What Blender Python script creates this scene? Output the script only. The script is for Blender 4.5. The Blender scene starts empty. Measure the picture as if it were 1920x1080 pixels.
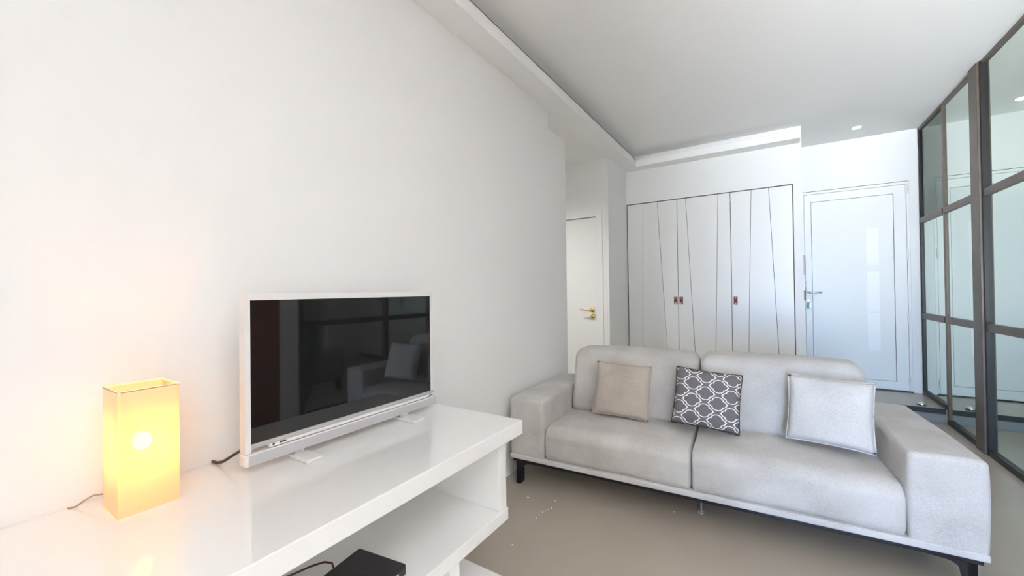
import bpy, bmesh, math, random
from mathutils import Vector, Matrix
random.seed(7)
PI = math.pi
C = bpy.context.scene.collection
S = bpy.context.scene
F = 1.155                                   # camera height above the living-room floor (z = 0)

# ------------------------------------------------------------------ camera
cd = bpy.data.cameras.new('camera')
cam = bpy.data.objects.new('camera', cd); C.objects.link(cam)
r = Vector((0.841558522, 0.540015629, -0.0127426113))
u = Vector((0.0152351852, -0.000148454399, 0.999883927))
f = Vector((-0.539951056, 0.841654976, 0.00835217116))
m = Matrix((r, u, -f)).transposed().to_4x4()
m.translation = Vector((0, 0, F))
cam.matrix_world = m
cd.sensor_width = 36
cd.lens = 750.49 / 1920 * 36
cd.clip_start = 0.02
S.camera = cam

# ------------------------------------------------------------------ world, lights, exposure
w = bpy.data.worlds.new('world'); S.world = w; w.use_nodes = True
w.node_tree.nodes['Background'].inputs[0].default_value = (0.62, 0.80, 1.0, 1)
w.node_tree.nodes['Background'].inputs[1].default_value = 2.0

def area(name, loc, rot, sx, sy, power, col, spread=PI):
    l = bpy.data.lights.new(name, 'AREA'); l.shape = 'RECTANGLE'; l.size = sx; l.size_y = sy
    l.energy = power; l.color = col; l.spread = spread
    o = bpy.data.objects.new(name, l); C.objects.link(o); o.location = loc; o.rotation_euler = rot
    return o
# added area lamp for daylight in the unseen window behind the camera
area('fill_rear', (0.1, -4.70, 1.25), (PI/2, 0, 0), 2.9, 2.3, 66, (0.82, 0.91, 1.0), math.radians(110))
# added lamp tilted up from the rear to fill the ceiling
area('fill_up', (0.1, -4.45, 0.30), (math.radians(121), 0, 0), 2.9, 0.7, 240, (0.92, 0.96, 1.0), math.radians(60))
# added sunlight through the unseen window, bouncing off the floor behind the camera
sl = bpy.data.lights.new('fill_sun', 'SUN'); sl.energy = 31; sl.angle = math.radians(0.6); sl.color = (0.92, 0.96, 1.0)
fill_sun = bpy.data.objects.new('fill_sun', sl); C.objects.link(fill_sun)
fill_sun.rotation_euler = Vector((0.10, 1.0, -0.85)).to_track_quat('-Z', 'Y').to_euler()
# added narrow blue lamp to tint the sofa and door
area('fill_blue', (0.85, -4.40, 1.05), (math.radians(82.5), 0, math.radians(0)), 0.8, 1.5, 14, (0.22, 0.52, 1.0), math.radians(42))
S.cycles.max_bounces = 24; S.cycles.diffuse_bounces = 16; S.cycles.transparent_max_bounces = 16
S.view_settings.view_transform = 'Standard'
S.view_settings.look = 'None'
S.view_settings.exposure = 0.12
S.view_settings.gamma = 1
S.view_settings.use_curve_mapping = False

# ------------------------------------------------------------------ materials
def mat(name, col, rough=0.5, metal=0.0, coat=0.0, bump=0.0, bscale=200, var=0.0, vscale=4, spec=0.5, ior=None):
    M = bpy.data.materials.new(name); M.use_nodes = True
    nt = M.node_tree; b = nt.nodes['Principled BSDF']
    b.inputs['Base Color'].default_value = (*col, 1)
    b.inputs['Roughness'].default_value = rough
    b.inputs['Metallic'].default_value = metal
    b.inputs['Coat Weight'].default_value = coat
    b.inputs['Coat Roughness'].default_value = 0.03
    b.inputs['Specular IOR Level'].default_value = spec
    if ior: b.inputs['IOR'].default_value = ior
    tc = nt.nodes.new('ShaderNodeTexCoord')
    if var:
        n = nt.nodes.new('ShaderNodeTexNoise'); n.inputs['Scale'].default_value = vscale; n.inputs['Detail'].default_value = 5
        nt.links.new(tc.outputs['Object'], n.inputs['Vector'])
        mr = nt.nodes.new('ShaderNodeMapRange'); mr.inputs[3].default_value = 1 - var; mr.inputs[4].default_value = 1 + var
        nt.links.new(n.outputs['Fac'], mr.inputs[0])
        mx = nt.nodes.new('ShaderNodeVectorMath'); mx.operation = 'SCALE'; mx.inputs[0].default_value = col
        nt.links.new(mr.outputs[0], mx.inputs['Scale']); nt.links.new(mx.outputs[0], b.inputs['Base Color'])
    if bump:
        n2 = nt.nodes.new('ShaderNodeTexNoise'); n2.inputs['Scale'].default_value = bscale; n2.inputs['Detail'].default_value = 3
        nt.links.new(tc.outputs['Object'], n2.inputs['Vector'])
        bp = nt.nodes.new('ShaderNodeBump'); bp.inputs['Strength'].default_value = bump; bp.inputs['Distance'].default_value = 0.002
        nt.links.new(n2.outputs['Fac'], bp.inputs['Height']); nt.links.new(bp.outputs[0], b.inputs['Normal'])
    return M

M = {}
M['wall'] = mat('wall_paint', (0.82, 0.82, 0.815), 0.6, bump=0.08, bscale=120, var=0.008, spec=0.3)
M['ceiling'] = mat('ceiling_paint', (0.90, 0.90, 0.895), 0.75, bump=0.05, bscale=90, spec=0.2)
M['floor'] = mat('resin_floor', (0.41, 0.36, 0.305), 0.22, bump=0.06, bscale=14, var=0.07, vscale=3, spec=0.5)
M['gloss'] = mat('white_lacquer', (0.84, 0.835, 0.825), 0.30, coat=1.0, spec=0.3)
M['gloss'].node_tree.nodes['Principled BSDF'].inputs['Coat IOR'].default_value = 1.7
M['door'] = mat('white_door_paint', (0.84, 0.84, 0.83), 0.35, spec=0.4)
M['board'] = mat('wardrobe_board', (0.82, 0.815, 0.80), 0.38, bump=0.05, bscale=60, var=0.01, vscale=6)
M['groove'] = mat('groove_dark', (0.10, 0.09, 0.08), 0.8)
M['steel'] = mat('raw_steel', (0.15, 0.118, 0.098), 0.42, metal=0.5, bump=0.25, bscale=35, var=0.28, vscale=9)
M['steel_dark'] = mat('dark_steel', (0.035, 0.033, 0.032), 0.4, metal=0.6)
M['leg'] = mat('leg_metal', (0.035, 0.033, 0.04), 0.28, metal=0.7)
M['chrome'] = mat('chrome', (0.82, 0.82, 0.83), 0.32, metal=1)
M['brass'] = mat('brass', (0.75, 0.56, 0.20), 0.22, metal=1)
M['leather'] = mat('brown_leather', (0.20, 0.045, 0.025), 0.5, bump=0.3, bscale=300)
M['tvwhite'] = mat('tv_plastic', (0.72, 0.70, 0.69), 0.3)
M['tvsilver'] = mat('tv_silver', (0.62, 0.61, 0.61), 0.25, metal=0.6)
M['grille'] = mat('speaker_cloth', (0.50, 0.485, 0.50), 0.9, bump=0.4, bscale=900)
M['screen'] = mat('screen_glass', (0.008, 0.008, 0.009), 0.03, coat=0.3, spec=0.6)
M['black'] = mat('black_plastic', (0.018, 0.016, 0.018), 0.35)
M['blackmatte'] = mat('black_rubber', (0.02, 0.02, 0.022), 0.6)
M['cable'] = mat('brown_cable', (0.07, 0.03, 0.02), 0.5)
M['cordclear'] = mat('lamp_cord', (0.42, 0.32, 0.22), 0.4)
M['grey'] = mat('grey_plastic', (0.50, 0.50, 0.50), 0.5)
M['riser'] = mat('step_riser', (0.20, 0.195, 0.195), 0.5)
M['teal'] = mat('key_tag', (0.10, 0.28, 0.36), 0.4)
M['fleck'] = mat('floor_fleck', (0.85, 0.80, 0.70), 0.7)
M['wood'] = mat('dark_red_wood', (0.26, 0.09, 0.04), 0.4, var=0.3, vscale=5)

def weave(name, c1, c2):
    m = bpy.data.materials.new(name); m.use_nodes = True; nt = m.node_tree; b = nt.nodes['Principled BSDF']
    b.inputs['Roughness'].default_value = 0.92; b.inputs['Specular IOR Level'].default_value = 0.15
    b.inputs['Sheen Weight'].default_value = 0.25; b.inputs['Sheen Roughness'].default_value = 0.5
    tc = nt.nodes.new('ShaderNodeTexCoord')
    mp = nt.nodes.new('ShaderNodeMapping'); mp.inputs['Scale'].default_value = (1, 1, 2.2)
    nt.links.new(tc.outputs['Object'], mp.inputs['Vector'])
    n = nt.nodes.new('ShaderNodeTexNoise'); n.inputs['Scale'].default_value = 170; n.inputs['Detail'].default_value = 4
    n3 = nt.nodes.new('ShaderNodeTexNoise'); n3.inputs['Scale'].default_value = 5; n3.inputs['Detail'].default_value = 3
    nt.links.new(mp.outputs[0], n.inputs['Vector']); nt.links.new(tc.outputs['Object'], n3.inputs['Vector'])
    ad = nt.nodes.new('ShaderNodeMath'); ad.operation = 'MULTIPLY_ADD'; ad.inputs[1].default_value = 0.55; 
    nt.links.new(n3.outputs['Fac'], ad.inputs[0]); 
    sc = nt.nodes.new('ShaderNodeMath'); sc.operation = 'MULTIPLY'; sc.inputs[1].default_value = 0.5
    nt.links.new(n.outputs['Fac'], sc.inputs[0]); nt.links.new(sc.outputs[0], ad.inputs[2])
    cr = nt.nodes.new('ShaderNodeValToRGB'); cr.color_ramp.elements[0].position = 0.38; cr.color_ramp.elements[1].position = 0.66
    cr.color_ramp.elements[0].color = (*c1, 1); cr.color_ramp.elements[1].color = (*c2, 1)
    nt.links.new(ad.outputs[0], cr.inputs[0]); nt.links.new(cr.outputs[0], b.inputs['Base Color'])
    n2 = nt.nodes.new('ShaderNodeTexNoise'); n2.inputs['Scale'].default_value = 420
    nt.links.new(tc.outputs['Object'], n2.inputs['Vector'])
    bp = nt.nodes.new('ShaderNodeBump'); bp.inputs['Strength'].default_value = 0.5; bp.inputs['Distance'].default_value = 0.002
    nt.links.new(n2.outputs['Fac'], bp.inputs['Height']); nt.links.new(bp.outputs[0], b.inputs['Normal'])
    return m
M['fabric'] = weave('sofa_fabric', (0.42, 0.395, 0.375), (0.58, 0.56, 0.54))
M['fabric2'] = weave('cushion_fabric', (0.36, 0.315, 0.27), (0.53, 0.475, 0.42))
M['fabric3'] = weave('pale_cushion_fabric', (0.45, 0.435, 0.425), (0.62, 0.605, 0.60))

def quatrefoil():
    m = bpy.data.materials.new('quatrefoil_print'); m.use_nodes = True; nt = m.node_tree; b = nt.nodes['Principled BSDF']
    b.inputs['Roughness'].default_value = 0.85; b.inputs['Specular IOR Level'].default_value = 0.2
    L = nt.links.new
    def mth(op, a, b_=None, c=None):
        n = nt.nodes.new('ShaderNodeMath'); n.operation = op
        for i, v in enumerate((a, b_, c)):
            if v is None: continue
            if isinstance(v, (int, float)): n.inputs[i].default_value = v
            else: L(v, n.inputs[i])
        return n.outputs[0]
    tc = nt.nodes.new('ShaderNodeTexCoord'); sp = nt.nodes.new('ShaderNodeSeparateXYZ'); L(tc.outputs['Object'], sp.inputs[0])
    uu = mth('DIVIDE', mth('ADD', sp.outputs['X'], 0.008), 0.062); vv = mth('DIVIDE', mth('ADD', sp.outputs['Z'], 0.0), 0.0445)
    a = mth('MULTIPLY', mth('ADD', uu, vv), 0.5); c = mth('MULTIPLY', mth('SUBTRACT', uu, vv), 0.5)
    fa = mth('SUBTRACT', mth('FRACT', mth('ADD', a, 50.5)), 0.5); fc = mth('SUBTRACT', mth('FRACT', mth('ADD', c, 50.5)), 0.5)
    du = mth('ABSOLUTE', mth('ADD', fa, fc)); dv = mth('ABSOLUTE', mth('SUBTRACT', fa, fc))
    def circ(cx, cy, rr):
        x = mth('SUBTRACT', du, cx); y = mth('SUBTRACT', dv, cy)
        return mth('SUBTRACT', mth('SQRT', mth('ADD', mth('MULTIPLY', x, x), mth('MULTIPLY', y, y))), rr)
    d = mth('MINIMUM', circ(0, 0.335, 0.41), circ(0.325, 0, 0.355))
    dia = mth('MULTIPLY', mth('SUBTRACT', mth('ADD', du, dv), 0.74), 0.707)
    d = mth('MINIMUM', d, dia)
    d = mth('ABSOLUTE', mth('SUBTRACT', d, 0.0))
    line = mth('LESS_THAN', d, 0.046)
    mx = nt.nodes.new('ShaderNodeMix'); mx.data_type = 'RGBA'
    mx.inputs[6].default_value = (0.155, 0.145, 0.155, 1); mx.inputs[7].default_value = (0.80, 0.78, 0.74, 1)
    L(line, mx.inputs[0]); L(mx.outputs[2], b.inputs['Base Color'])
    return m
M['print'] = quatrefoil()

def glassmat():
    m = bpy.data.materials.new('partition_glass'); m.use_nodes = True; nt = m.node_tree; nt.nodes.clear()
    out = nt.nodes.new('ShaderNodeOutputMaterial'); mix = nt.nodes.new('ShaderNodeMixShader')
    tr = nt.nodes.new('ShaderNodeBsdfTransparent'); tr.inputs[0].default_value = (0.70, 0.78, 0.68, 1)
    gl = nt.nodes.new('ShaderNodeBsdfGlossy'); gl.inputs['Roughness'].default_value = 0.01; gl.inputs[0].default_value = (0.80, 0.88, 0.82, 1)
    fr = nt.nodes.new('ShaderNodeFresnel'); fr.inputs['IOR'].default_value = 1.85
    nt.links.new(fr.outputs[0], mix.inputs[0]); nt.links.new(tr.outputs[0], mix.inputs[1]); nt.links.new(gl.outputs[0], mix.inputs[2])
    nt.links.new(mix.outputs[0], out.inputs[0]); return m
M['glass'] = glassmat()

def translucent(name, col, tcol, mixf, rough=None, refr=0.0):
    m = bpy.data.materials.new(name); m.use_nodes = True; nt = m.node_tree; nt.nodes.clear()
    out = nt.nodes.new('ShaderNodeOutputMaterial'); mix = nt.nodes.new('ShaderNodeMixShader'); mix.inputs[0].default_value = mixf
    d = nt.nodes.new('ShaderNodeBsdfDiffuse'); d.inputs[0].default_value = (*col, 1)
    t = nt.nodes.new('ShaderNodeBsdfTranslucent'); t.inputs[0].default_value = (*tcol, 1)
    nt.links.new(d.outputs[0], mix.inputs[1]); nt.links.new(t.outputs[0], mix.inputs[2])
    last = mix.outputs[0]
    if refr:
        g = nt.nodes.new('ShaderNodeBsdfRefraction'); g.inputs['IOR'].default_value = 1.02; g.inputs['Roughness'].default_value = rough
        g.inputs[0].default_value = (1, 0.86, 0.6, 1)
        mx = nt.nodes.new('ShaderNodeMixShader'); mx.inputs[0].default_value = refr
        nt.links.new(last, mx.inputs[1]); nt.links.new(g.outputs[0], mx.inputs[2])
        gg = nt.nodes.new('ShaderNodeBsdfGlossy'); gg.inputs['Roughness'].default_value = 0.3
        fr = nt.nodes.new('ShaderNodeFresnel'); fr.inputs['IOR'].default_value = 1.35
        m3 = nt.nodes.new('ShaderNodeMixShader'); nt.links.new(fr.outputs[0], m3.inputs[0])
        nt.links.new(mx.outputs[0], m3.inputs[1]); nt.links.new(gg.outputs[0], m3.inputs[2]); last = m3.outputs[0]
    nt.links.new(last, out.inputs[0]); return m
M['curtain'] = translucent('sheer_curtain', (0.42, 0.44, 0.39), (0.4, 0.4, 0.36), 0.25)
M['shade'] = translucent('frosted_shade', (0.88, 0.82, 0.68), (0.34, 0.44, 0.30), 0.55, 0.42, 0.10)

def emis(name, col, st):
    m = bpy.data.materials.new(name); m.use_nodes = True; nt = m.node_tree; nt.nodes.clear()
    out = nt.nodes.new('ShaderNodeOutputMaterial'); e = nt.nodes.new('ShaderNodeEmission')
    e.inputs[0].default_value = (*col, 1); e.inputs[1].default_value = st
    nt.links.new(e.outputs[0], out.inputs[0]); return m
M['spot'] = emis('spot_light_on', (1, 0.97, 0.92), 14)
M['bulb'] = emis('bulb_on', (1.0, 0.31, 0.03), 240)

# ------------------------------------------------------------------ mesh helpers
def box(bm, x0, x1, y0, y1, z0, z1, bev=0.0, seg=2):
    if x0 > x1: x0, x1 = x1, x0
    if y0 > y1: y0, y1 = y1, y0
    if z0 > z1: z0, z1 = z1, z0
    vs = [bm.verts.new((x, y, z)) for x in (x0, x1) for y in (y0, y1) for z in (z0, z1)]
    fs = [(0,1,3,2), (4,6,7,5), (0,4,5,1), (2,3,7,6), (0,2,6,4), (1,5,7,3)]
    faces = [bm.faces.new([vs[i] for i in q]) for q in fs]
    if bev > 0:
        es = list({e for fc in faces for e in fc.edges})
        bmesh.ops.bevel(bm, geom=es, offset=bev, segments=seg, profile=0.5, affect='EDGES', clamp_overlap=True)
    return bm
def prism(bm, pts, axis, a, b):
    """extrude polygon pts (2D) along axis from a to b; axis 0: pts=(y,z); 1: pts=(x,z); 2: pts=(x,y)"""
    def P(p, t):
        return (t, p[0], p[1]) if axis == 0 else (p[0], t, p[1]) if axis == 1 else (p[0], p[1], t)
    A = [bm.verts.new(P(p, a)) for p in pts]; B = [bm.verts.new(P(p, b)) for p in pts]
    n = len(pts)
    bm.faces.new(A); bm.faces.new(B[::-1])
    for i in range(n): bm.faces.new((A[i], B[i], B[(i+1) % n], A[(i+1) % n]))
    return bm
def tube(bm, pts, rad, seg=10, cap=True):
    pts = [Vector(p) for p in pts]; rings = []
    up = Vector((0, 0, 1))
    for i, p in enumerate(pts):
        t = (pts[min(i+1, len(pts)-1)] - pts[max(i-1, 0)]).normalized()
        a = t.cross(up)
        if a.length < 1e-3: a = t.cross(Vector((1, 0, 0)))
        a.normalize(); b = t.cross(a)
        rr = rad[i] if isinstance(rad, (list, tuple)) else rad
        rings.append([bm.verts.new(p + rr*(math.cos(2*PI*k/seg)*a + math.sin(2*PI*k/seg)*b)) for k in range(seg)])
    for i in range(len(rings)-1):
        for k in range(seg):
            bm.faces.new((rings[i][k], rings[i][(k+1) % seg], rings[i+1][(k+1) % seg], rings[i+1][k]))
    if cap: bm.faces.new(rings[0][::-1]); bm.faces.new(rings[-1])
    return bm
def softbox(bm, x0, x1, y0, y1, z0, z1, rad, n=14, bulge=None):
    """box of rounded edges with subdivided faces; bulge(p, nrm, uvw) -> displacement vector"""
    c = Vector(((x0+x1)/2, (y0+y1)/2, (z0+z1)/2)); h = Vector(((x1-x0)/2, (y1-y0)/2, (z1-z0)/2))
    rr = rad if isinstance(rad, (tuple, list)) else (rad,)*3
    # parameter lines denser at ends
    def line(hh, r0):
        q = [-1 + 2*i/n for i in range(n+1)]
        inner = max(hh - r0, 0)
        out = []
        k = 4
        for i in range(k): out.append(-hh + r0*(1 - math.cos(PI/2*i/k)) if False else -hh + r0*i/k)
        out += [ -inner + 2*inner*i/n for i in range(n+1)]
        for i in range(1, k+1): out.append(inner + r0*i/k)
        return out
    L = [line(h[i], rr[i]) for i in range(3)]
    cache = {}
    def vert(p):
        key = tuple(round(v, 6) for v in p)
        if key in cache: return cache[key]
        inner = Vector([max(-(h[i]-rr[i]), min(h[i]-rr[i], p[i])) for i in range(3)])
        d = Vector([(p[i]-inner[i])/rr[i] for i in range(3)])
        if d.length > 0:
            mxd = max(abs(v) for v in d)
            # map cube to sphere
            dn = d.normalized()*1.0
            q = inner + Vector([dn[i]*rr[i] for i in range(3)]); nn = dn
        else: q = inner; nn = Vector((0, 0, 0))
        if bulge: q = q + bulge(q, nn, Vector([q[i]/h[i] for i in range(3)]))
        v = bm.verts.new(q + c); cache[key] = v; return v
    for ax in range(3):
        a, b = [(1, 2), (2, 0), (0, 1)][ax]
        for s in (-1, 1):
            for i in range(len(L[a])-1):
                for j in range(len(L[b])-1):
                    q = []
                    for (ii, jj) in ((i, j), (i+1, j), (i+1, j+1), (i, j+1)):
                        p = [0, 0, 0]; p[ax] = s*h[ax]; p[a] = L[a][ii]; p[b] = L[b][jj]; q.append(vert(p))
                    if s < 0: q = q[::-1]
                    if len(set(q)) >= 3:
                        try: bm.faces.new(q)
                        except ValueError: pass
    return bm
def BM(): return bmesh.new()
def obj(name, bm, material, parent=None, smooth=False, loc=None, rot=None):
    bmesh.ops.recalc_face_normals(bm, faces=bm.faces)
    me = bpy.data.meshes.new(name); bm.to_mesh(me); bm.free()
    for mt in (material if isinstance(material, (list, tuple)) else [material]): me.materials.append(mt)
    if smooth:
        for p in me.polygons: p.use_smooth = True
    o = bpy.data.objects.new(name, me); C.objects.link(o)
    if parent: o.parent = parent
    if loc: o.location = loc
    if rot: o.rotation_euler = rot
    return o
def tag(o, label=None, cat=None, group=None, kind=None):
    if label: o['label'] = label
    if cat: o['category'] = cat
    if group: o['group'] = group
    if kind: o['kind'] = kind
    return o
def thing(name, label, cat, loc=(0, 0, 0), rz=0, group=None, kind=None):
    o = bpy.data.objects.new(name, None); C.objects.link(o); o.location = loc; o.rotation_euler = (0, 0, rz)
    o.empty_display_size = 0.1
    return tag(o, label, cat, group, kind)
def struct(name, bm, material, label, parent=None, smooth=False):
    o = obj(name, bm, material, parent, smooth)
    if parent is None: tag(o, label, 'structure', kind='structure')
    return o
def cat(o, c): o['category'] = c; return o

# ================================================================== STRUCTURE
WX = -1.390                                  # face of the left wall
CZ = F + 1.535                               # ceiling height 2.69
SZ = F + 1.374                               # underside of the dropped soffit
UF = F - 1.04                                # raised hall floor

cat(struct('floor', box(BM(), -3.2, 3.3, -4.6, 4.800, -0.12, 0.0), M['floor'], 'grey taupe seamless resin floor of the living room'), 'floor')
fh = struct('floor_hall', box(BM(), -3.2, 3.3, 4.800, 5.6, -0.12, UF), M['floor'], 'raised grey hall floor one step up in front of the entrance door'); cat(fh, 'floor')
bm = BM(); box(bm, 0.28, 1.2345, 4.787, 4.799, 0.076, UF+0.003, 0.002)
st = struct('trim_1', bm, M['blackmatte'], 'black nosing strip along the edge of the hall step'); cat(st, 'trim')
bm = BM(); box(bm, 0.28, 1.2345, 4.791, 4.799, 0.001, 0.072, 0.001)
cat(struct('trim_2', bm, M['riser'], 'grey riser strip below the black step nosing'), 'trim')

cat(struct('ceiling', box(BM(), -3.2, 3.3, -4.6, 5.6, CZ, CZ+0.12), M['ceiling'], 'flat white ceiling over the room'), 'ceiling')

# left wall with the opening to the side corridor (notched head)
bm = BM()
yw = [(-4.48, 0), (2.997, 0), (2.997, F+1.225), (2.698, F+1.225), (2.698, CZ), (-4.48, CZ)]
prism(bm, yw, 0, WX-0.12, WX)
cat(struct('wall_left', bm, M['wall'], 'long white wall behind the television, notched at its top right end'), 'wall')
# pier between corridor opening and wardrobe
bm = BM(); box(bm, WX-0.12, WX, 4.155, 5.52, 0, CZ); box(bm, WX-0.02, WX, 4.03, 4.154, 0, CZ)
cat(struct('wall_pier', bm, M['wall'], 'narrow white wall return between side door and wardrobe'), 'wall')
# corridor end wall with door leaf opening
bm = BM()
DL, DR, DT = -2.39, -1.525, F+0.778
prism(bm, [(-3.2, 0), (DL, 0), (DL, DT), (DR, DT), (DR, 0), (WX-0.021, 0), (WX-0.021, SZ), (-3.2, SZ)], 1, 4.03, 4.15)
cat(struct('wall_corridor', bm, M['wall'], 'white end wall of the side corridor around the door with brass handle'), 'wall')
# corridor far side
cat(struct('wall_corridor_side', box(BM(), -3.2, -3.08, -4.48, 4.03, 0, CZ), M['wall'], 'white outer wall of the side corridor'), 'wall')
# soffit of corridor
cat(struct('ceiling_corridor', box(BM(), -3.08, WX-0.121, 2.0, 4.03, SZ, SZ+0.05), M['ceiling'], 'lowered white ceiling of the side corridor'), 'ceiling')
bm = BM(); box(bm, WX-0.121, WX-0.001, 2.703, 4.028, SZ, SZ+0.05)
cat(struct('ceiling_opening', bm, M['ceiling'], 'white soffit over the corridor opening'), 'ceiling')
bm = BM(); box(bm, WX-0.12, WX, 2.703, 4.03, SZ+0.051, CZ)
cat(struct('wall_over_opening', bm, M['wall'], 'white wall above the corridor opening, behind the cornice tray'), 'wall')

# floating cornice trays (L profile): bottom plate + front lip, open gap to the ceiling
YC, XC = 4.505, -1.228
bm = BM()
prism(bm, [(WX, SZ), (XC, SZ), (XC, F+1.446), (XC-0.012, F+1.446), (XC-0.012, SZ+0.012), (WX, SZ+0.012)], 1, -4.48, YC)
cat(struct('trim_3', bm, M['ceiling'], 'white cornice tray running along the left wall below the ceiling'), 'trim')
bm = BM()
prism(bm, [(4.67, SZ), (YC, SZ), (YC, F+1.444), (YC+0.012, F+1.444), (YC+0.012, SZ+0.012), (4.67, SZ+0.012)], 0, WX, 0.266)
box(bm, XC-0.001, 0.262, YC+0.022, YC+0.034, SZ+0.012, F+1.464)
cat(struct('trim_4', bm, M['ceiling'], 'white cornice tray with stepped lip above the wardrobe'), 'trim')

bm = BM(); box(bm, XC-0.0115, XC+0.0005, -4.48, YC, F+1.4462, F+1.4515)  # dark strip painted where only shade falls above the tray lip
cat(struct('trim_shade_1', bm, M['groove'], 'thin dark strip of painted shade on the upper edge of the left cornice tray'), 'trim')
bm = BM(); box(bm, XC, 0.264, YC+0.0005, YC+0.0115, F+1.4442, F+1.4462)  # grey strip in place of the shade along the wardrobe tray lip
cat(struct('trim_shade_2', bm, M['grey'], 'thin grey strip of painted shade on the upper edge of the wardrobe cornice tray'), 'trim')

# wall the wardrobe is let into: header, right stile with deep side
YW = 4.67
bm = BM()
box(bm, WX, 0.279, YW, 5.40, F+0.994, CZ)
box(bm, 0.2097, 0.279, YW, 5.40, 0.0, F+0.994)
cat(struct('wall_wardrobe', bm, M['wall'], 'white built-out wall framing the wardrobe doors'), 'wall')
cat(struct('wall_wardrobe_back', box(BM(), WX, 0.2095, 5.25, 5.40, 0.0, F+0.993), M['wall'], 'white wall behind the wardrobe'), 'wall')

# back wall around entrance door
FX0, FX1, FT = 0.305, 1.172, F+1.038
bm = BM()
box(bm, 0.279, FX0, 5.40, 5.52, UF, CZ); box(bm, FX1, 1.236, 5.40, 5.52, UF, CZ); box(bm, FX0, FX1, 5.40, 5.52, FT, CZ)
box(bm, 1.236, 3.3, 5.43, 5.55, UF, CZ)
cat(struct('wall_back', bm, M['wall'], 'white wall around and above the entrance door'), 'wall')

# right side of the room: partition to y=2.08, white pier, added wood wall for the television to reflect
cat(struct('wall_right', box(BM(), 1.25, 1.40, 1.88, 2.05, 0, CZ), M['wall'], 'white pier at the near end of the glass partition'), 'wall')
cat(struct('wall_right_added', box(BM(), 1.25, 1.40, 0.7, 1.879, 0, CZ), M['wood'], 'added dark brown wood wall beside the camera, for the television to reflect'), 'wall')
cat(struct('wall_right_rear', box(BM(), 3.06, 3.17, -4.48, 1.6, 0, CZ), M['wall'], 'white right-hand wall behind the camera'), 'wall')
cat(struct('wall_bedroom', box(BM(), 3.18, 3.3, 1.7, 5.43, 0, CZ), M['wall'], 'white far wall of the room behind the glass partition'), 'wall')
cat(struct('wall_bedroom_end', box(BM(), 1.40, 3.18, 1.6, 1.7, 0, CZ), M['wall'], 'white end wall of the room behind the glass partition'), 'wall')
cat(struct('wall_blocker', box(BM(), WX+0.001, 0.22, -1.07, -0.95, 0, CZ), M['wall'], 'added white wall behind the camera, blocking light from the television wall'), 'wall')  # added wall behind the camera to keep rear light off the television wall
# rear wall with the opening of an added, unseen window
bm = BM()
box(bm, -3.2, -1.30, -4.6, -4.48, 0, CZ); box(bm, 1.50, 3.3, -4.6, -4.48, 0, CZ); box(bm, -1.30, 1.50, -4.6, -4.48, 2.40, CZ)
cat(struct('wall_rear', bm, M['wall'], 'white wall behind the camera around an added window'), 'wall')
wn = thing('added_window', 'added white framed window behind the camera, letting light in', 'window', (0.1, -4.54, 0), kind='structure')  # added window, out of view, for the rear lamps to shine through
bm = BM()
box(bm, -1.40, -1.34, -0.03, 0.03, 0, 2.40); box(bm, 1.34, 1.40, -0.03, 0.03, 0, 2.40); box(bm, -1.34, 1.34, -0.03, 0.03, 2.34, 2.40)
box(bm, -1.34, 1.34, -0.03, 0.03, 0, 0.05); box(bm, -0.03, 0.03, -0.03, 0.03, 0.05, 2.34)
obj('added_window_frame', bm, M['door'], wn)

# ------------------------------------------------------------------ side door with brass handle
d1 = thing('door_1', 'white side door with brass lever handle beyond the left wall', 'door', ((DL+DR)/2, 4.03, 0), kind='structure')
cx = (DL+DR)/2
bm = BM(); box(bm, DL+0.004-cx, DR-0.005-cx, 0.012, 0.052, 0.006, DT-0.006, 0.002)
leaf = obj('door_leaf', bm, M['door'], d1)
bm = BM()
box(bm, DR-cx, DR+0.070-cx, -0.010, 0.0, 0, DT+0.072, 0.002); box(bm, DL-0.07-cx, DL-cx, -0.010, 0.0, 0, DT+0.072, 0.002)
box(bm, DL-cx, DR-cx, -0.010, 0.0, DT, DT+0.072, 0.002)
obj('door_frame', bm, M['door'], d1)
bm = BM(); box(bm, DL-cx, DR-cx, 0.06, 0.10, 0.0, DT)
obj('door_rebate', bm, M['groove'], d1)
hz = F-0.2075; hx = -1.578-cx
bm = BM(); tube(bm, [(hx, 0.012, hz), (hx, -0.0, hz), (hx, -0.008, hz)], [0.025, 0.025, 0.020], 20)
obj('handle_rosette', bm, M['brass'], leaf, True)
bm = BM(); tube(bm, [(hx, -0.006, hz), (hx, -0.04, hz), (hx-0.01, -0.052, hz), (hx-0.06, -0.055, hz+0.002), (hx-0.118, -0.05, hz+0.003)], [0.009, 0.009, 0.009, 0.008, 0.006], 12)
obj('lever', bm, M['brass'], leaf, True)
bm = BM(); tube(bm, [(hx, 0.012, hz-0.070), (hx, 0.002, hz-0.070), (hx, -0.006, hz-0.070)], [0.023, 0.023, 0.018], 20)
obj('lock_rosette', bm, M['brass'], leaf, True)

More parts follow.
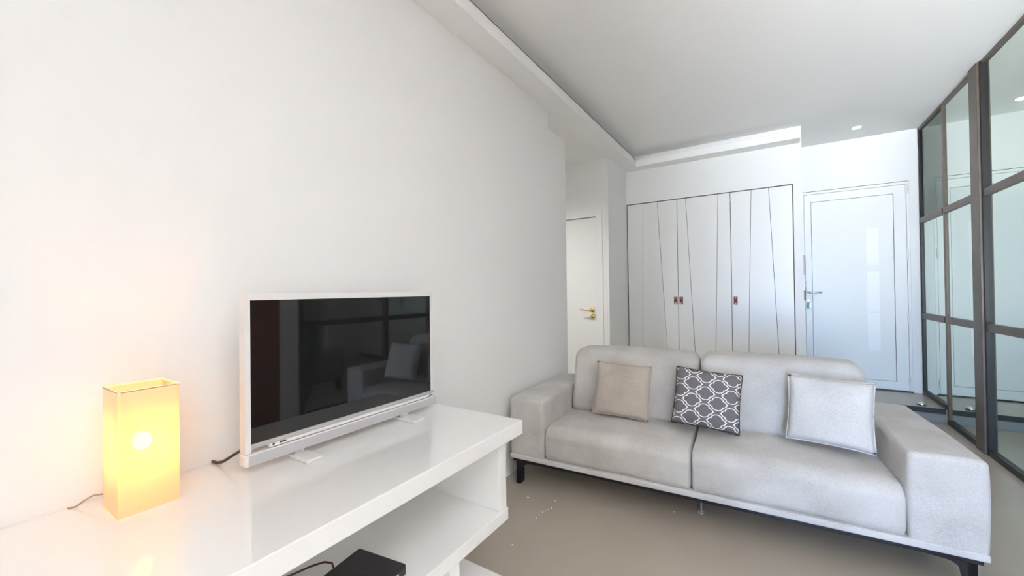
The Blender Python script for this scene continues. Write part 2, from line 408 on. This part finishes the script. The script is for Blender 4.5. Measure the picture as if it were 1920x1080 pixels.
# ------------------------------------------------------------------ entrance door
d2 = thing('door_2', 'white entrance door with three small square lights in a column', 'door', ((FX0+FX1)/2, 5.40, UF), kind='structure')
cx = (FX0+FX1)/2
H = FT-UF
bm = BM()
box(bm, FX0+0.001-cx, 0.334-cx, 0.002, 0.10, 0.0, H-0.002); box(bm, 1.150-cx, FX1-0.001-cx, 0.0, 0.10, 0.0, H-0.002)
box(bm, 0.334-cx, 1.150-cx, 0.002, 0.10, H-0.03, H-0.002)
obj('door_frame', bm, M['door'], d2)
bm = BM(); box(bm, FX0-cx, FX1-cx, 0.10, 0.14, 0.0, H); obj('door_backing', bm, M['groove'], d2)
bm = BM(); box(bm, FX0+0.01-cx, FX1-0.01-cx, -0.001, 0.05, H-0.0045, H-0.0005); obj('shadow_gap', bm, M['groove'], d2)
PX0, PX1, PZ0, PZ1 = 0.396-cx, 1.057-cx, F-0.946-UF, F+0.925-UF
bm = BM()
X0, X1 = 0.337-cx, 1.147-cx
box(bm, X0, PX0, 0.004, 0.06, 0.012, H-0.034); box(bm, PX1, X1, 0.004, 0.06, 0.012, H-0.034)
box(bm, PX0, PX1, 0.004, 0.06, 0.012, PZ0); box(bm, PX0, PX1, 0.004, 0.06, PZ1, H-0.034)
obj('door_leaf', bm, M['door'], d2)
bm = BM(); box(bm, PX0+0.004, PX1-0.004, 0.010, 0.05, PZ0+0.004, PZ1-0.004, 0.001)
pn = obj('door_panel', bm, M['door'], d2)
bm = BM(); box(bm, PX0, PX1, 0.040, 0.058, PZ0, PZ1); obj('panel_shadow_gap', bm, M['groove'], d2)
M['pane'] = mat('milk_pane', (0.93, 0.93, 0.93), 0.4)
for a, b in ((0.597, 0.222), (0.155, -0.250), (-0.263, -0.648)):
    bm = BM(); box(bm, 0.845-cx, 0.942-cx, 0.0075, 0.030, F+b-UF, F+a-UF, 0.001); obj('pane', bm, M['pane'], pn)
hz = F-0.055-UF
bm = BM(); tube(bm, [(0.362-cx, 0.004, hz), (0.362-cx, -0.045, hz), (0.375-cx, -0.055, hz), (0.475-cx, -0.052, hz)], [0.010, 0.010, 0.010, 0.008], 12)
obj('lever', bm, M['chrome'], d2, True)
bm = BM(); box(bm, 0.344-cx, 0.374-cx, -0.004, 0.004, hz-0.215, hz+0.04, 0.003); obj('lock_plate', bm, M['door'], d2)
bm = BM(); tube(bm, [(0.360-cx, -0.004, hz-0.085), (0.360-cx, -0.020, hz-0.085)], 0.010, 14); 
box(bm, 0.357-cx, 0.363-cx, -0.045, -0.018, hz-0.10, hz-0.072, 0.001)
kk = obj('lock_cylinder', bm, M['chrome'], d2)
for zz in (0.955, 0.310, -0.315, -0.93):
    zc = F+zz-UF
    bm = BM(); tube(bm, [(1.150-cx, -0.008, zc-0.045), (1.150-cx, -0.008, zc+0.045)], 0.008, 10); box(bm, 1.140-cx, 1.160-cx, -0.006, 0.004, zc-0.03, zc+0.03, 0.002)
    obj('hinge', bm, M['door'], d2)
bm = BM(); box(bm, FX0-cx+0.03, FX1-cx, -0.012, 0.05, 0.0, 0.011, 0.002); obj('threshold', bm, M['steel_dark'], d2)

# keys in the lock with teal tag
k = thing('key_ring', 'small key ring with teal tag hanging in the entrance door lock', 'keys', (0.360, 5.366, UF+hz-0.085))
bm = BM(); tube(bm, [(0.012*math.cos(t*PI/8), -0.003, -0.012+0.012*math.sin(t*PI/8)) for t in range(17)], 0.0015, 6); obj('ring', bm, M['chrome'], k)
bm = BM(); box(bm, -0.018, 0.006, -0.006, -0.002, -0.085, -0.026, 0.002); obj('tag', bm, M['teal'], k)
bm = BM(); box(bm, 0.008, 0.016, -0.004, -0.001, -0.080, -0.026, 0.001); tube(bm, [(0.012, -0.0025, -0.085), (0.012, -0.0025, -0.080)], 0.006, 8); obj('key', bm, M['chrome'], k)

# intercom handset beside the door, mostly behind the wardrobe corner
ic = thing('intercom', 'grey intercom handset with coiled cord beside the entrance door', 'intercom', (0.326, 5.395, F+0.02))
bm = BM(); box(bm, -0.016, 0.014, -0.030, 0.0, 0.12, 0.33, 0.006); obj('handset', bm, M['grey'], ic)
bm = BM()
pts = []
for i in range(120):
    t = i/119
    pts.append((0.008+0.010*math.sin(t*PI*1.0)+0.006*math.cos(t*44), -0.012+0.006*math.sin(t*44), 0.12-0.22*t))
tube(bm, pts, 0.0018, 5); obj('coiled_cord', bm, M['grey'], ic)
bm = BM(); box(bm, -0.014, 0.010, -0.022, 0.0, -0.16, -0.05, 0.004); obj('junction_box', bm, M['black'], ic)

# ------------------------------------------------------------------ ceiling spotlight
sp = thing('ceiling_spotlight', 'small round recessed ceiling spotlight, lit, near the entrance door', 'light', (0.734, 5.033, CZ))
bm = BM(); tube(bm, [(0, 0, 0.0), (0, 0, -0.004)], [0.048, 0.044], 32); obj('trim_ring', bm, M['door'], sp)
bm = BM(); tube(bm, [(0, 0, -0.0041), (0, 0, -0.0055)], 0.034, 32); obj('lens', bm, M['spot'], sp)
def spot(x, y, p, col=(1, 0.95, 0.88), ang=150):
    l = bpy.data.lights.new('spot_and_fill', 'SPOT'); l.energy = p; l.color = col; l.spot_size = math.radians(ang); l.spot_blend = 1.0; l.shadow_soft_size = 0.04
    o = bpy.data.objects.new('spot_and_fill', l); C.objects.link(o); o.location = (x, y, CZ-0.02 if x > WX else SZ-0.02)
spot(0.734, 5.033, 2)
spot(-2.1, 2.9, 100, (1, 0.98, 0.95))  # added corridor lamp without a fixture, brightening the side door

# ================================================================== WARDROBE
wd = thing('wardrobe', 'white built-in wardrobe with slanting grooves and leather pulls', 'wardrobe', (-0.57, YW, 0))
ox = -0.57
zt, zb = F+0.988, 0.06
bm = BM()
box(bm, WX+0.001-ox, WX+0.014-ox, 0.018, 0.55, 0, F+0.992); box(bm, 0.197-ox, 0.2085-ox, 0.018, 0.55, 0, F+0.992)
box(bm, WX+0.014-ox, 0.197-ox, 0.03, 0.55, 0, 0.05); box(bm, WX+0.014-ox, 0.197-ox, 0.53, 0.55, 0.05, F+0.992)
obj('carcass', bm, M['groove'], wd)
def groove_x(g, z):          # g = (x at top, x at z=F-0.67)
    return g[0] + (g[1]-g[0])*(zt - z)/(zt-(F-0.692))
G = 0.0030
edges = [(-1.327, -1.318), (-1.163, -1.184), (-1.010, -0.925), (-0.814, -0.800), (-0.723, -0.652), (-0.418, -0.462), (-0.318, -0.301), (-0.131, -0.174), (0.012, 0.074), (0.188, 0.196)]
edges = [(p*1.0332, q*1.0332) for p, q in edges]   # door joints are straight; only the boards between are slanted
edges[0] = (-1.381, -1.381); edges[3] = (-0.836, -0.836); edges[6] = (-0.321, -0.321); edges[9] = (0.2045, 0.2045)
for di, (a, b) in enumerate(((0, 3), (3, 6), (6, 9))):
    xa, xb = edges[a][0], edges[b][0]
    bm = BM(); box(bm, xa+0.003-ox, xb-0.003-ox, 0.016, 0.024, zb, zt)
    dr = obj('door', bm, M['groove'], wd)
    for i in range(a, b):
        gl = 0.0028 if i == a else 0.0022; gr = 0.0028 if i+1 == b else 0.0022
        l0, l1 = groove_x(edges[i], zt)+gl, groove_x(edges[i], zb)+gl
        r0, r1 = groove_x(edges[i+1], zt)-gr, groove_x(edges[i+1], zb)-gr
        bm = BM(); prism(bm, [(l1-ox, zb), (r1-ox, zb), (r0-ox, zt-0.004), (l0-ox, zt-0.004)], 1, 0.004, 0.017)
        obj('board', bm, M['board'], dr)
    hx = {0: -0.862, 1: -0.805, 2: -0.287}[di] - ox
    bm = BM()
    box(bm, hx-0.017, hx+0.017, -0.004, 0.0035, F-0.165, F-0.084, 0.003)
    box(bm, hx-0.016, hx+0.016, -0.016, -0.004, F-0.139, F-0.111, 0.006)
    h = obj('pull_strap', bm, M['leather'], dr); tag(h, 'brown leather pull strap')
    for zz in (-0.097, -0.153):
        bm = BM(); tube(bm, [(hx, -0.003, F+zz), (hx, -0.007, F+zz), (hx, -0.009, F+zz)], [0.008, 0.007, 0.003], 12); obj('rivet', bm, M['chrome'], dr, True)

# ================================================================== GLASS PARTITION
gp = thing('glass_partition', 'brown steel framed glass partition with sheer curtain behind', 'partition', (1.25, 4.11, 0))
GX = 1.25; oy = 4.11
def fr(name, y0, y1, z0, z1, x0=1.235, x1=1.275, mt='steel', bev=0.002):
    bm = BM(); box(bm, x0-GX, x1-GX, y0-oy, y1-oy, z0, z1, bev); return obj(name, bm, M[mt], gp)
TOP = CZ-0.002
fr('stile', 5.374, 5.398, UF, TOP, 1.242, mt='steel_dark')                       # far end stile
fr('stile', 4.757, 4.795, 0.0, TOP, 1.243)               # between far panels (stands at the step)
bm = BM(); box(bm, 1.222-GX, 1.279-GX, 4.040-oy, 4.175-oy, 0.0, TOP, 0.004); obj('post', bm, M['steel'], gp)
bm = BM(); box(bm, 1.234-GX, 1.285-GX, 4.020-oy, 4.040-oy, 0.0, TOP, 0.002); tag(obj('post_channel', bm, M['steel_dark'], gp), 'dark steel channel beside the post')
fr('stile', 3.02, 3.08, 0, TOP); fr('stile', 2.052, 2.09, 0, TOP)
spans = [(4.802, 5.374, UF), (4.175, 4.757, 0.0), (3.08, 4.020, 0.0), (2.09, 3.02, 0.0)]
for a, b, z0 in spans:
    fr('top_rail', a, b, TOP-0.026, TOP, 1.240)
    fr('bottom_rail', a, b, z0, z0+0.040, mt='steel_dark', x0=1.236)
    for (r0, r1) in ((0.607, 0.657), (-0.313, -0.259)):
        fr('rail', a, b, F+r0, F+r1, 1.238)
    zs = [z0+0.040, F-0.313, F-0.259, F+0.607, F+0.657, TOP-0.026]
    for i in (0, 2, 4):
        bm = BM(); y0_, y1_ = a-oy, b-oy
        vs = [bm.verts.new((0.004, y, z)) for y, z in ((y0_, zs[i]), (y1_, zs[i]), (y1_, zs[i+1]), (y0_, zs[i+1]))]
        bm.faces.new(vs); 
        obj('pane', bm, M['glass'], gp)
# sheer curtains behind the glass
def curtain(y0, y1, z0f, label):
    bm = BM(); n = 260; mz = 16; L = []
    for i in range(n+1):
        y = y0+(y1-y0)*i/n; col = []
        for j in range(mz+1):
            t = j/mz
            ph = y*52 + 1.4*math.sin(y*7)
            a = 0.016*(0.55+0.45*(1-t))
            hem = z0f + 0.03*math.sin(y*9+1)+0.02*math.sin(y*23)
            x = 1.405 + a*math.sin(ph) - (0.05*(1-t)**6)*(1+math.sin(y*6))
            col.append(bm.verts.new((x, y, hem+(CZ-0.012-hem)*t)))
        L.append(col)
    for i in range(n):
        for j in range(mz): bm.faces.new((L[i][j], L[i+1][j], L[i+1][j+1], L[i][j+1]))
    return tag(obj('sheer_curtain', bm, M['curtain'], None, True), label, 'curtain')
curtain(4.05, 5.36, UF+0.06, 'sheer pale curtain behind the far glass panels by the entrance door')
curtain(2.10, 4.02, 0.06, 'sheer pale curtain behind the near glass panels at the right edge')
cr = thing('curtain_track', 'white curtain track on the ceiling behind the glass partition', 'curtain track', (1.405, 3.7, CZ))
bm = BM(); box(bm, -0.010, 0.010, -1.6, 1.65, -0.012, 0.0, 0.002); obj('track', bm, M['door'], cr)

# chrome door stop
ds = thing('door_stop', 'small chrome dome door stop on the raised hall floor', 'door stop', (1.108, 4.875, UF))
bm = BM(); tube(bm, [(0, 0, 0), (0, 0, 0.012), (0, 0, 0.024), (0, 0, 0.030)], [0.028, 0.028, 0.020, 0.006], 24); obj('dome', bm, M['chrome'], ds, True)
bm = BM(); tube(bm, [(0, 0, 0.004), (0, 0, 0.009)], 0.030, 24); obj('rubber_ring', bm, M['blackmatte'], ds)

# ================================================================== TV STAND
KS = 1.0335                                 # size factor of the stand, television and lamp
TZ = F-0.4935
ts = thing('television_stand', 'long glossy white television stand along the left wall', 'tv stand', (-1.09, 0.45, 0))
ox, oy = -1.09, 0.45
def part(name, x0, x1, y0, y1, z0, z1, mt='gloss', bev=0.002, parent=None):
    bm = BM(); box(bm, x0-ox, x1-ox, y0-oy, y1-oy, z0, z1, bev); return obj(name, bm, M[mt], parent or ts)
YL, YR = -0.62, 1.316
part('tabletop', WX+0.002, -0.803, YL, YR, TZ-0.0535, TZ, bev=0.003)
SHT = F-0.787; SHB = F-0.830
part('shelf', WX+0.004, -0.8125, YL+0.09, 1.2235, SHB, SHT)
part('side_panel', WX+0.004, -0.8165, 1.177, 1.2175, SHT, TZ-0.0535)
part('side_panel', WX+0.004, -0.8165, YL+0.09, YL+0.13, SHT, TZ-0.0535)
part('back_panel', WX+0.004, WX+0.030, YL+0.13, 1.177, SHT, TZ-0.0535)
part('divider', WX+0.03, -0.8165, 0.05, 0.09, SHT, TZ-0.0535)
# lower drawer plinth that projects to the right of the shelf front
PT = F-1.044
part('plinth', -1.34, -0.58, YL+0.09, 1.2195, 0.012, PT, bev=0.003)
part('plinth_base', -1.32, -0.62, YL+0.12, 1.20, 0.0, 0.012, 'blackmatte', 0)
part('support_panel', -1.29, -0.8185, 0.914, 0.955, PT, SHB)
part('support_panel', -1.29, -0.8185, -0.30, -0.26, PT, SHB)
part('drawer_front', -0.58, -0.565, YL+0.10, 0.42, 0.016, PT-0.003)
part('drawer_front', -0.58, -0.565, 0.424, 1.2155, 0.016, PT-0.003)

# black set-top box on the shelf
bx = thing('set_top_box', 'flat black set-top box lying on the stand shelf', 'set-top box', (-0.927, 0.642, SHT+0.0005), math.radians(8))
bm = BM(); box(bm, -0.088, 0.088, -0.125, 0.125, 0.004, 0.036, 0.007, 3); body = obj('case', bm, M['black'], bx)
bm = BM()
for i in range(6): box(bm, 0.0875, 0.0895, -0.11+i*0.035, -0.085+i*0.035, 0.010, 0.028, 0.0005)
obj('vents', bm, M['grey'], bx)
for sx in (-1, 1):
    for sy in (-1, 1):
        bm = BM(); tube(bm, [(sx*0.07, sy*0.105, 0), (sx*0.07, sy*0.105, 0.006)], 0.008, 10); obj('foot', bm, M['blackmatte'], bx)
bm = BM()
pts = [(-1.040, 0.675, SHT+0.018), (-1.058, 0.682, SHT+0.021), (-1.085, 0.675, SHT+0.018), (-1.112, 0.650, SHT+0.010), (-1.132, 0.610, SHT+0.004), (-1.150, 0.55, SHT+0.004), (-1.17, 0.46, SHT+0.004)]
tube(bm, [Vector(p)-Vector((-1.12, 0.55, SHT)) for p in pts], 0.0028, 8)
tag(obj('power_cable', bm, M['cable'], None, True, loc=(-1.12, 0.55, SHT)), 'thin dark cable curling from the set-top box on the shelf', 'cable')

# ================================================================== TELEVISION
tv = thing('television', 'flat white framed television on the glossy white stand', 'television', (-1.209, 0.889, TZ))
ox, oy = -1.209, 0.889
TVX = -1.167
def tp(name, x0, x1, y0, y1, z0, z1, mt, bev=0.002, seg=2, parent=None):
    bm = BM(); box(bm, KS*x0-ox, KS*x1-ox, KS*y0-oy, KS*y1-oy, F+KS*z0-TZ, F+KS*z1-TZ, bev, seg); return obj(name, bm, M[mt], parent or tv)
bm = BM()
def bb(x0, x1, y0, y1, z0, z1, bev=0.0): box(bm, KS*x0-ox, KS*x1-ox, KS*y0-oy, KS*y1-oy, F+KS*z0-TZ, F+KS*z1-TZ, bev)
Y0, Y1, SY0, SY1, Z1, SZ1, SZ0, Z0 = 0.508, 1.210, 0.522, 1.198, 0.003, -0.0155, -0.400, -0.423
bb(TVX-0.030, TVX, Y0, SY0, Z0, Z1); bb(TVX-0.030, TVX, SY1, Y1, Z0, Z1); bb(TVX-0.030, TVX, SY0, SY1, SZ1, Z1)
bz = obj('bezel', bm, M['tvwhite'], tv)
tp('back_cover', TVX-0.055, TVX-0.031, Y0+0.05, Y1-0.05, Z0+0.01, Z1-0.03, 'tvwhite', 0.008)
tp('screen', TVX-0.028, TVX-0.003, SY0, SY1, SZ0, SZ1, 'screen', 0)
cs = tp('chin_strip', TVX-0.030, TVX+0.001, SY0, SY1+0.014, SZ0-0.012, SZ0, 'tvsilver', 0.001)
cs2 = tp('light_strip', TVX-0.028, TVX+0.004, Y0+0.06, Y1, Z0+0.001, SZ0-0.0125, 'tvwhite', 0.002)
tp('status_lamp', TVX+0.004, TVX+0.0055, 0.575, 0.580, -0.4165, -0.4125, 'black', 0, parent=cs2)
tp('badge', TVX+0.004, TVX+0.0055, 0.594, 0.612, -0.4165, -0.4130, 'black', 0, parent=cs2)
tp('badge', TVX+0.004, TVX+0.0055, 1.180, 1.197, -0.4175, -0.4145, 'black', 0, parent=cs2)
sb = tp('soundbar', TVX-0.030, TVX+0.006, Y0-0.003, 1.222, -0.4575, -0.4245, 'tvwhite', 0.006, 3)
tp('grille', TVX+0.004, TVX+0.0085, Y0+0.006, 1.220, -0.4545, -0.4275, 'grille', 0.002, 2, parent=sb)
for y0_, y1_ in ((0.632, 0.681), (1.030, 1.090)):
    bm = BM(); y0_ *= KS; y1_ *= KS
    box(bm, -1.297-ox, -1.129-ox, y0_-oy, y1_-oy, 0.0, 0.011, 0.004, 3)
    box(bm, -1.230-ox, -1.212-ox, y0_+0.012-oy, y1_-0.012-oy, 0.008, 0.023)
    obj('foot', bm, M['tvwhite'], tv)
bm = BM()
pts = [(-1.245, 0.556, TZ+0.075), (-1.262, 0.540, TZ+0.055), (-1.300, 0.530, TZ+0.032), (-1.335, 0.522, TZ+0.012), (-1.36, 0.518, TZ+0.005), (-1.383, 0.515, TZ+0.005)]
tube(bm, [Vector(p)-Vector((-1.25, 0.505, TZ)) for p in pts], 0.004, 8)
tag(obj('television_cable', bm, M['cable'], None, True, loc=(-1.25, 0.505, TZ)), 'short dark cable dropping behind the left edge of the television', 'cable')

# ================================================================== LAMP
lp = thing('table_lamp', 'lit frosted glass cuboid table lamp glowing warm yellow on the stand', 'lamp', (-1.263, 0.3266, TZ))
lx, ly = 0.0585, 0.0555; LH = 0.281
bm = BM()
def ring(s, z, bevel=0.006, ins=0.0):
    a, b = lx*s-ins, ly*s-ins; r_ = max(bevel-ins*0.6, 0.001); P = []
    for (cx_, cy_, a0) in ((a-r_, b-r_, 0), (-a+r_, b-r_, PI/2), (-a+r_, -b+r_, PI), (a-r_, -b+r_, 1.5*PI)):
        for k_ in range(5): t = a0+PI/2*k_/4; P.append(bm.verts.new((cx_+r_*math.cos(t), cy_+r_*math.sin(t), z)))
    return P
zs = [0.004+(LH-0.004)*i/10 for i in range(11)]
outer = [ring(1.0, z) for z in zs]
for i in range(10):
    A, B = outer[i], outer[i+1]; n = len(A)
    for k_ in range(n): bm.faces.new((A[k_], A[(k_+1) % n], B[(k_+1) % n], B[k_]))
sh = obj('glass_shade', bm, M['shade'], lp, False)
bm = BM()
t_ = 0.0025
for (x0, x1, y0, y1) in ((-lx, lx, -ly, -ly+t_), (-lx, lx, ly-t_, ly), (-lx, -lx+t_, -ly+t_, ly-t_), (lx-t_, lx, -ly+t_, ly-t_)):
    box(bm, x0, x1, y0, y1, LH-0.002, LH+0.002, 0.0008)
M['rim'] = mat('ground_glass_rim', (0.95, 0.86, 0.62), 0.3)
obj('rim', bm, M['rim'], sh)
bm = BM(); box(bm, -lx+0.002, lx-0.002, -ly+0.002, ly-0.002, 0.0, 0.006, 0.001); obj('base', bm, M['door'], lp)
bm = BM(); tube(bm, [(0, 0, 0.006), (0, 0, 0.05), (0, 0, 0.085)], [0.018, 0.014, 0.014], 16); obj('socket', bm, M['door'], lp)
bm = BM(); bmesh.ops.create_uvsphere(bm, u_segments=20, v_segments=12, radius=0.017, matrix=Matrix.Translation((0, 0, 0.150)) @ Matrix.Diagonal((1, 1, 1.25, 1)))
obj('bulb', bm, M['bulb'], lp, True)
bm = BM()
pts = [(-1.325, 0.295, TZ+0.012), (-1.338, 0.278, TZ+0.024), (-1.350, 0.262, TZ+0.024), (-1.362, 0.248, TZ+0.014), (-1.372, 0.238, TZ+0.003), (-1.380, 0.225, TZ+0.002)]
tube(bm, [Vector(p)-Vector((-1.31, 0.24, TZ)) for p in pts], 0.0020, 8)
tag(obj('lamp_cord', bm, M['cordclear'], None, True, loc=(-1.31, 0.24, TZ)), 'thin lamp cord arching to the wall behind the glowing lamp', 'cable')

# ================================================================== SOFA
RZ = math.radians(3.2)
so = thing('sofa', 'two-seat light grey-beige fabric sofa with low wide arms', 'sofa', (-1.330, 2.028, 0), RZ)
W, D = 1.997, 0.83
AW = 0.222
def noisy(p, s=7.0, a=0.004):
    return a*(math.sin(p.x*s+1.3)*math.cos(p.y*s*1.3+0.4)+0.6*math.sin(p.z*s*1.7+p.x*3))
def arm_b(side):
    def g(q, nn, t):
        v = Vector((0, 0, 0))
        k_ = (1-t.y*t.y*0.7)*(1-t.z*t.z)
        v.x += nn.x*0.014*k_ if abs(nn.x) > 0.3 else 0
        v.z += 0.004*(1-t.x*t.x) if nn.z > 0.3 else 0
        v.x += side*0.0
        return v + nn*noisy(q, 6, 0.0025)
    return g
bm = BM(); softbox(bm, 0, AW, 0, D, 0.160, 0.515, (0.020, 0.024, 0.022), 12, arm_b(-1)); obj('arm', bm, M['fabric'], so, True)
bm = BM(); softbox(bm, W-AW, W, 0, D, 0.160, 0.516, (0.020, 0.024, 0.022), 12, arm_b(1)); obj('arm', bm, M['fabric'], so, True)
def seat_b(q, nn, t):
    v = Vector((0, 0, 0))
    if nn.z > 0.2: v.z += 0.022*(1-t.x**2)*(1-0.6*abs(t.y)) - 0.008*max(0, -t.y)**3
    if nn.y < -0.2: v.y -= 0.006*(1-t.x**4)*(1-t.z**2)
    return v + nn*noisy(q, 9, 0.003)
mid = 1.000
bm = BM(); softbox(bm, AW+0.001, mid-0.001, 0.006, 0.56, 0.162, 0.368, (0.014, 0.070, 0.055), 14, seat_b); obj('seat_cushion', bm, M['fabric'], so, True)
bm = BM(); softbox(bm, mid+0.001, W-AW-0.001, 0.006, 0.56, 0.162, 0.374, (0.014, 0.070, 0.055), 14, seat_b); obj('seat_cushion', bm, M['fabric'], so, True)
# backrests: recline by shearing y with z
def back_b(q, nn, t):
    v = Vector((0, 0, 0))
    if nn.y < -0.2: v.y -= 0.018*(1-t.x**4)*(1-t.z**2)
    v.y += (t.z+1)*0.055
    if nn.z > 0.3: v.z -= 0.010*abs(t.x)**4
    return v + nn*noisy(q, 7, 0.003)
bm = BM(); softbox(bm, AW+0.010, mid+0.006, 0.375, 0.64, 0.36, 0.766, (0.045, 0.070, 0.060), 12, back_b); obj('backrest', bm, M['fabric'], so, True)
bm = BM(); softbox(bm, mid+0.010, W-AW-0.012, 0.375, 0.64, 0.36, 0.770, (0.045, 0.070, 0.060), 12, back_b); obj('backrest', bm, M['fabric'], so, True)
bm = BM(); softbox(bm, AW+0.004, W-AW-0.004, 0.565, 0.81, 0.184, 0.50, 0.03, 6); obj('back_frame', bm, M['fabric'], so, True)
bm = BM(); softbox(bm, 0.0, W-0.004, 0.0, D-0.005, 0.152, 0.181, 0.008, 6); tag(obj('base_band', bm, M['fabric3'], so, True), 'paler fabric band under the cushions')
bm = BM()
box(bm, 0.015, W-0.02, 0.012, 0.040, 0.134, 0.153, 0.002); box(bm, 0.015, W-0.02, D-0.05, D-0.022, 0.134, 0.153, 0.002)
box(bm, 0.012, 0.040, 0.04, D-0.05, 0.134, 0.153, 0.002); box(bm, W-0.045, W-0.018, 0.04, D-0.05, 0.134, 0.153, 0.002)
obj('metal_rail', bm, M['leg'], so)
def leg(x, y, s):
    """blade leg with curved gusset along the rail; s = +1 gusset runs to +x"""
    P = [(x, 0.150), (x, 0.004), (x+s*0.028, 0.004), (x+s*0.040, 0.085)]
    for k_ in range(1, 8):
        t = k_/7*PI/2; P.append((x+s*(0.040+0.05*(1-math.cos(t))), 0.085+0.045*math.sin(t)))
    P.append((x+s*0.25, 0.142)); P.append((x+s*0.25, 0.150))
    bm = BM(); prism(bm, P, 1, y, y+0.022)
    box(bm, x+s*0.001, x+s*0.027, y, y+0.055, 0.004, 0.148, 0.002)
    box(bm, x+s*0.004, x+s*0.024, y+0.004, y+0.05, 0.0, 0.005)
    return obj('leg', bm, M['leg'], so)
leg(0.035, 0.014, 1); leg(W-0.035, 0.014, -1); leg(0.035, D-0.075, 1); leg(W-0.035, D-0.075, -1)
bm = BM(); tube(bm, [(1.03, 0.18, 0.006), (1.03, 0.18, 0.153)], 0.006, 12); tube(bm, [(1.03, 0.18, 0.0), (1.03, 0.18, 0.006)], 0.017, 16); tag(obj('centre_foot', bm, M['chrome'], so, True), 'thin chrome centre foot')

# ================================================================== CUSHIONS
def pillow(name, label, wid, hei, th, loc, rot, mt, puff=0.5, piping=None):
    """cushion in local x (width) z (height); origin at its lower middle"""
    bm = BM(); n = 22; fr_, bk = [], []
    def pt(i, j, s):
        a, b = -1+2*i/n, -1+2*j/n
        pinch = 1 - 0.045*(1-a*a)*(abs(b)**3); pinch2 = 1 - 0.045*(1-b*b)*(abs(a)**3)
        x = a*wid/2*pinch2; z = b*hei/2*pinch + hei/2
        e = max(0.0, (1-a**4)*(1-b**4))
        y = -s*(th/2*(e**puff) + (0.003 if 0 < i < n and 0 < j < n else 0)*0)
        y += 0.0025*math.sin(a*5+b*3+s)*(e**0.5)
        return Vector((x, y, z))
    for i in range(n+1):
        fr_.append([bm.verts.new(pt(i, j, 1)) for j in range(n+1)])
    for i in range(n+1):
        bk.append([fr_[i][j] if i in (0, n) or j in (0, n) else bm.verts.new(pt(i, j, -1)) for j in range(n+1)])
    for i in range(n):
        for j in range(n):
            bm.faces.new((fr_[i][j], fr_[i+1][j], fr_[i+1][j+1], fr_[i][j+1]))
            bm.faces.new((bk[i][j], bk[i][j+1], bk[i+1][j+1], bk[i+1][j]))
    border = [pt(i, 0, 0) for i in range(n)]+[pt(n, j, 0) for j in range(n)]+[pt(i, n, 0) for i in range(n, 0, -1)]+[pt(0, j, 0) for j in range(n, 0, -1)]
    t = thing(name, label, 'cushion', loc, 0); t.rotation_euler = rot
    o = obj('cover', bm, mt, t, True)
    bm = BM(); border.append(border[0]); tube(bm, border, 0.0030, 6, False); obj('piping', bm, piping or mt, t, True)
    return t
R = math.radians
pillow('cushion', 'square plain beige cushion at the left end of the sofa', 0.330, 0.315, 0.075, (-0.755, 2.337, F-0.752), (R(-17), R(2.0), R(4)), M['fabric2'], 0.42)
pillow('cushion', 'dark grey cushion with white quatrefoil lattice print', 0.325, 0.305, 0.085, (-0.298, 2.325, F-0.736), (R(-19), R(4.5), R(5)), M['print'], 0.45, M['steel_dark'])
pillow('cushion', 'square pale cushion at the right end of the sofa by the arm', 0.325, 0.310, 0.090, (0.220, 2.33, F-0.728), (R(-20), R(1.0), R(-7)), M['fabric3'], 0.42)

# added pale rug, out of view, throwing sunlight up to the ceiling
reflector_rug = thing('reflector_rug', 'added pale floor mat behind the camera, reflecting sunlight upward', 'reflector_rug', (0.1, -3.0, 0))
bm = BM(); softbox(bm, -1.2, 1.2, -1.1, 1.1, 0.0, 0.014, (0.007, 0.007, 0.0069), 8); obj('pile', bm, mat('rug_wool', (0.82, 0.80, 0.76), 0.95, bump=0.5, bscale=300), reflector_rug, True)

# ================================================================== SMALL WHITE FLECKS on the floor
flecks = [(-1.152, 1.933, 0.011, 'largest white fleck on the floor by the left sofa leg'), (-1.005, 1.978, 0.006, 'small fleck on the floor nearest the sofa base, right of the leg'),
 (-1.013, 1.778, 0.006, 'lone fleck at the near end of the row of floor flecks'), (-1.015, 1.812, 0.006, 'second fleck from the near end of the row of floor flecks'), (-1.010, 1.842, 0.007, 'third fleck from the near end of the row of floor flecks'), (-1.004, 1.862, 0.006, 'middle fleck of the row of floor flecks, just past its centre'),
 (-0.998, 1.882, 0.006, 'last but one fleck at the sofa end of the floor row'), (-0.990, 1.903, 0.008, 'last and longest fleck at the sofa end of the floor row'), (-1.0, 1.535, 0.008, 'white fleck on the floor beside the stand plinth'), (-0.43, 2.20, 0.004, 'tiny fleck on the floor under the middle of the sofa')]
for x, y, s, lab in flecks:
    bm = BM(); n = 7
    ang = [2*PI*k_/n+random.uniform(-.3, .3) for k_ in range(n)]
    rr = [s*random.uniform(0.5, 1.0) for _ in range(n)]
    P = [(rr[k_]*math.cos(ang[k_]), 0.6*rr[k_]*math.sin(ang[k_])) for k_ in range(n)]
    prism(bm, P, 2, 0.0, 0.0025)
    o = obj('floor_fleck', bm, M['fleck'], None, loc=(x, y, 0.0), rot=(0, 0, random.uniform(0, 3)))
    tag(o, lab or 'tiny white fleck in the short row on the floor', 'debris', 'white flecks on the floor')
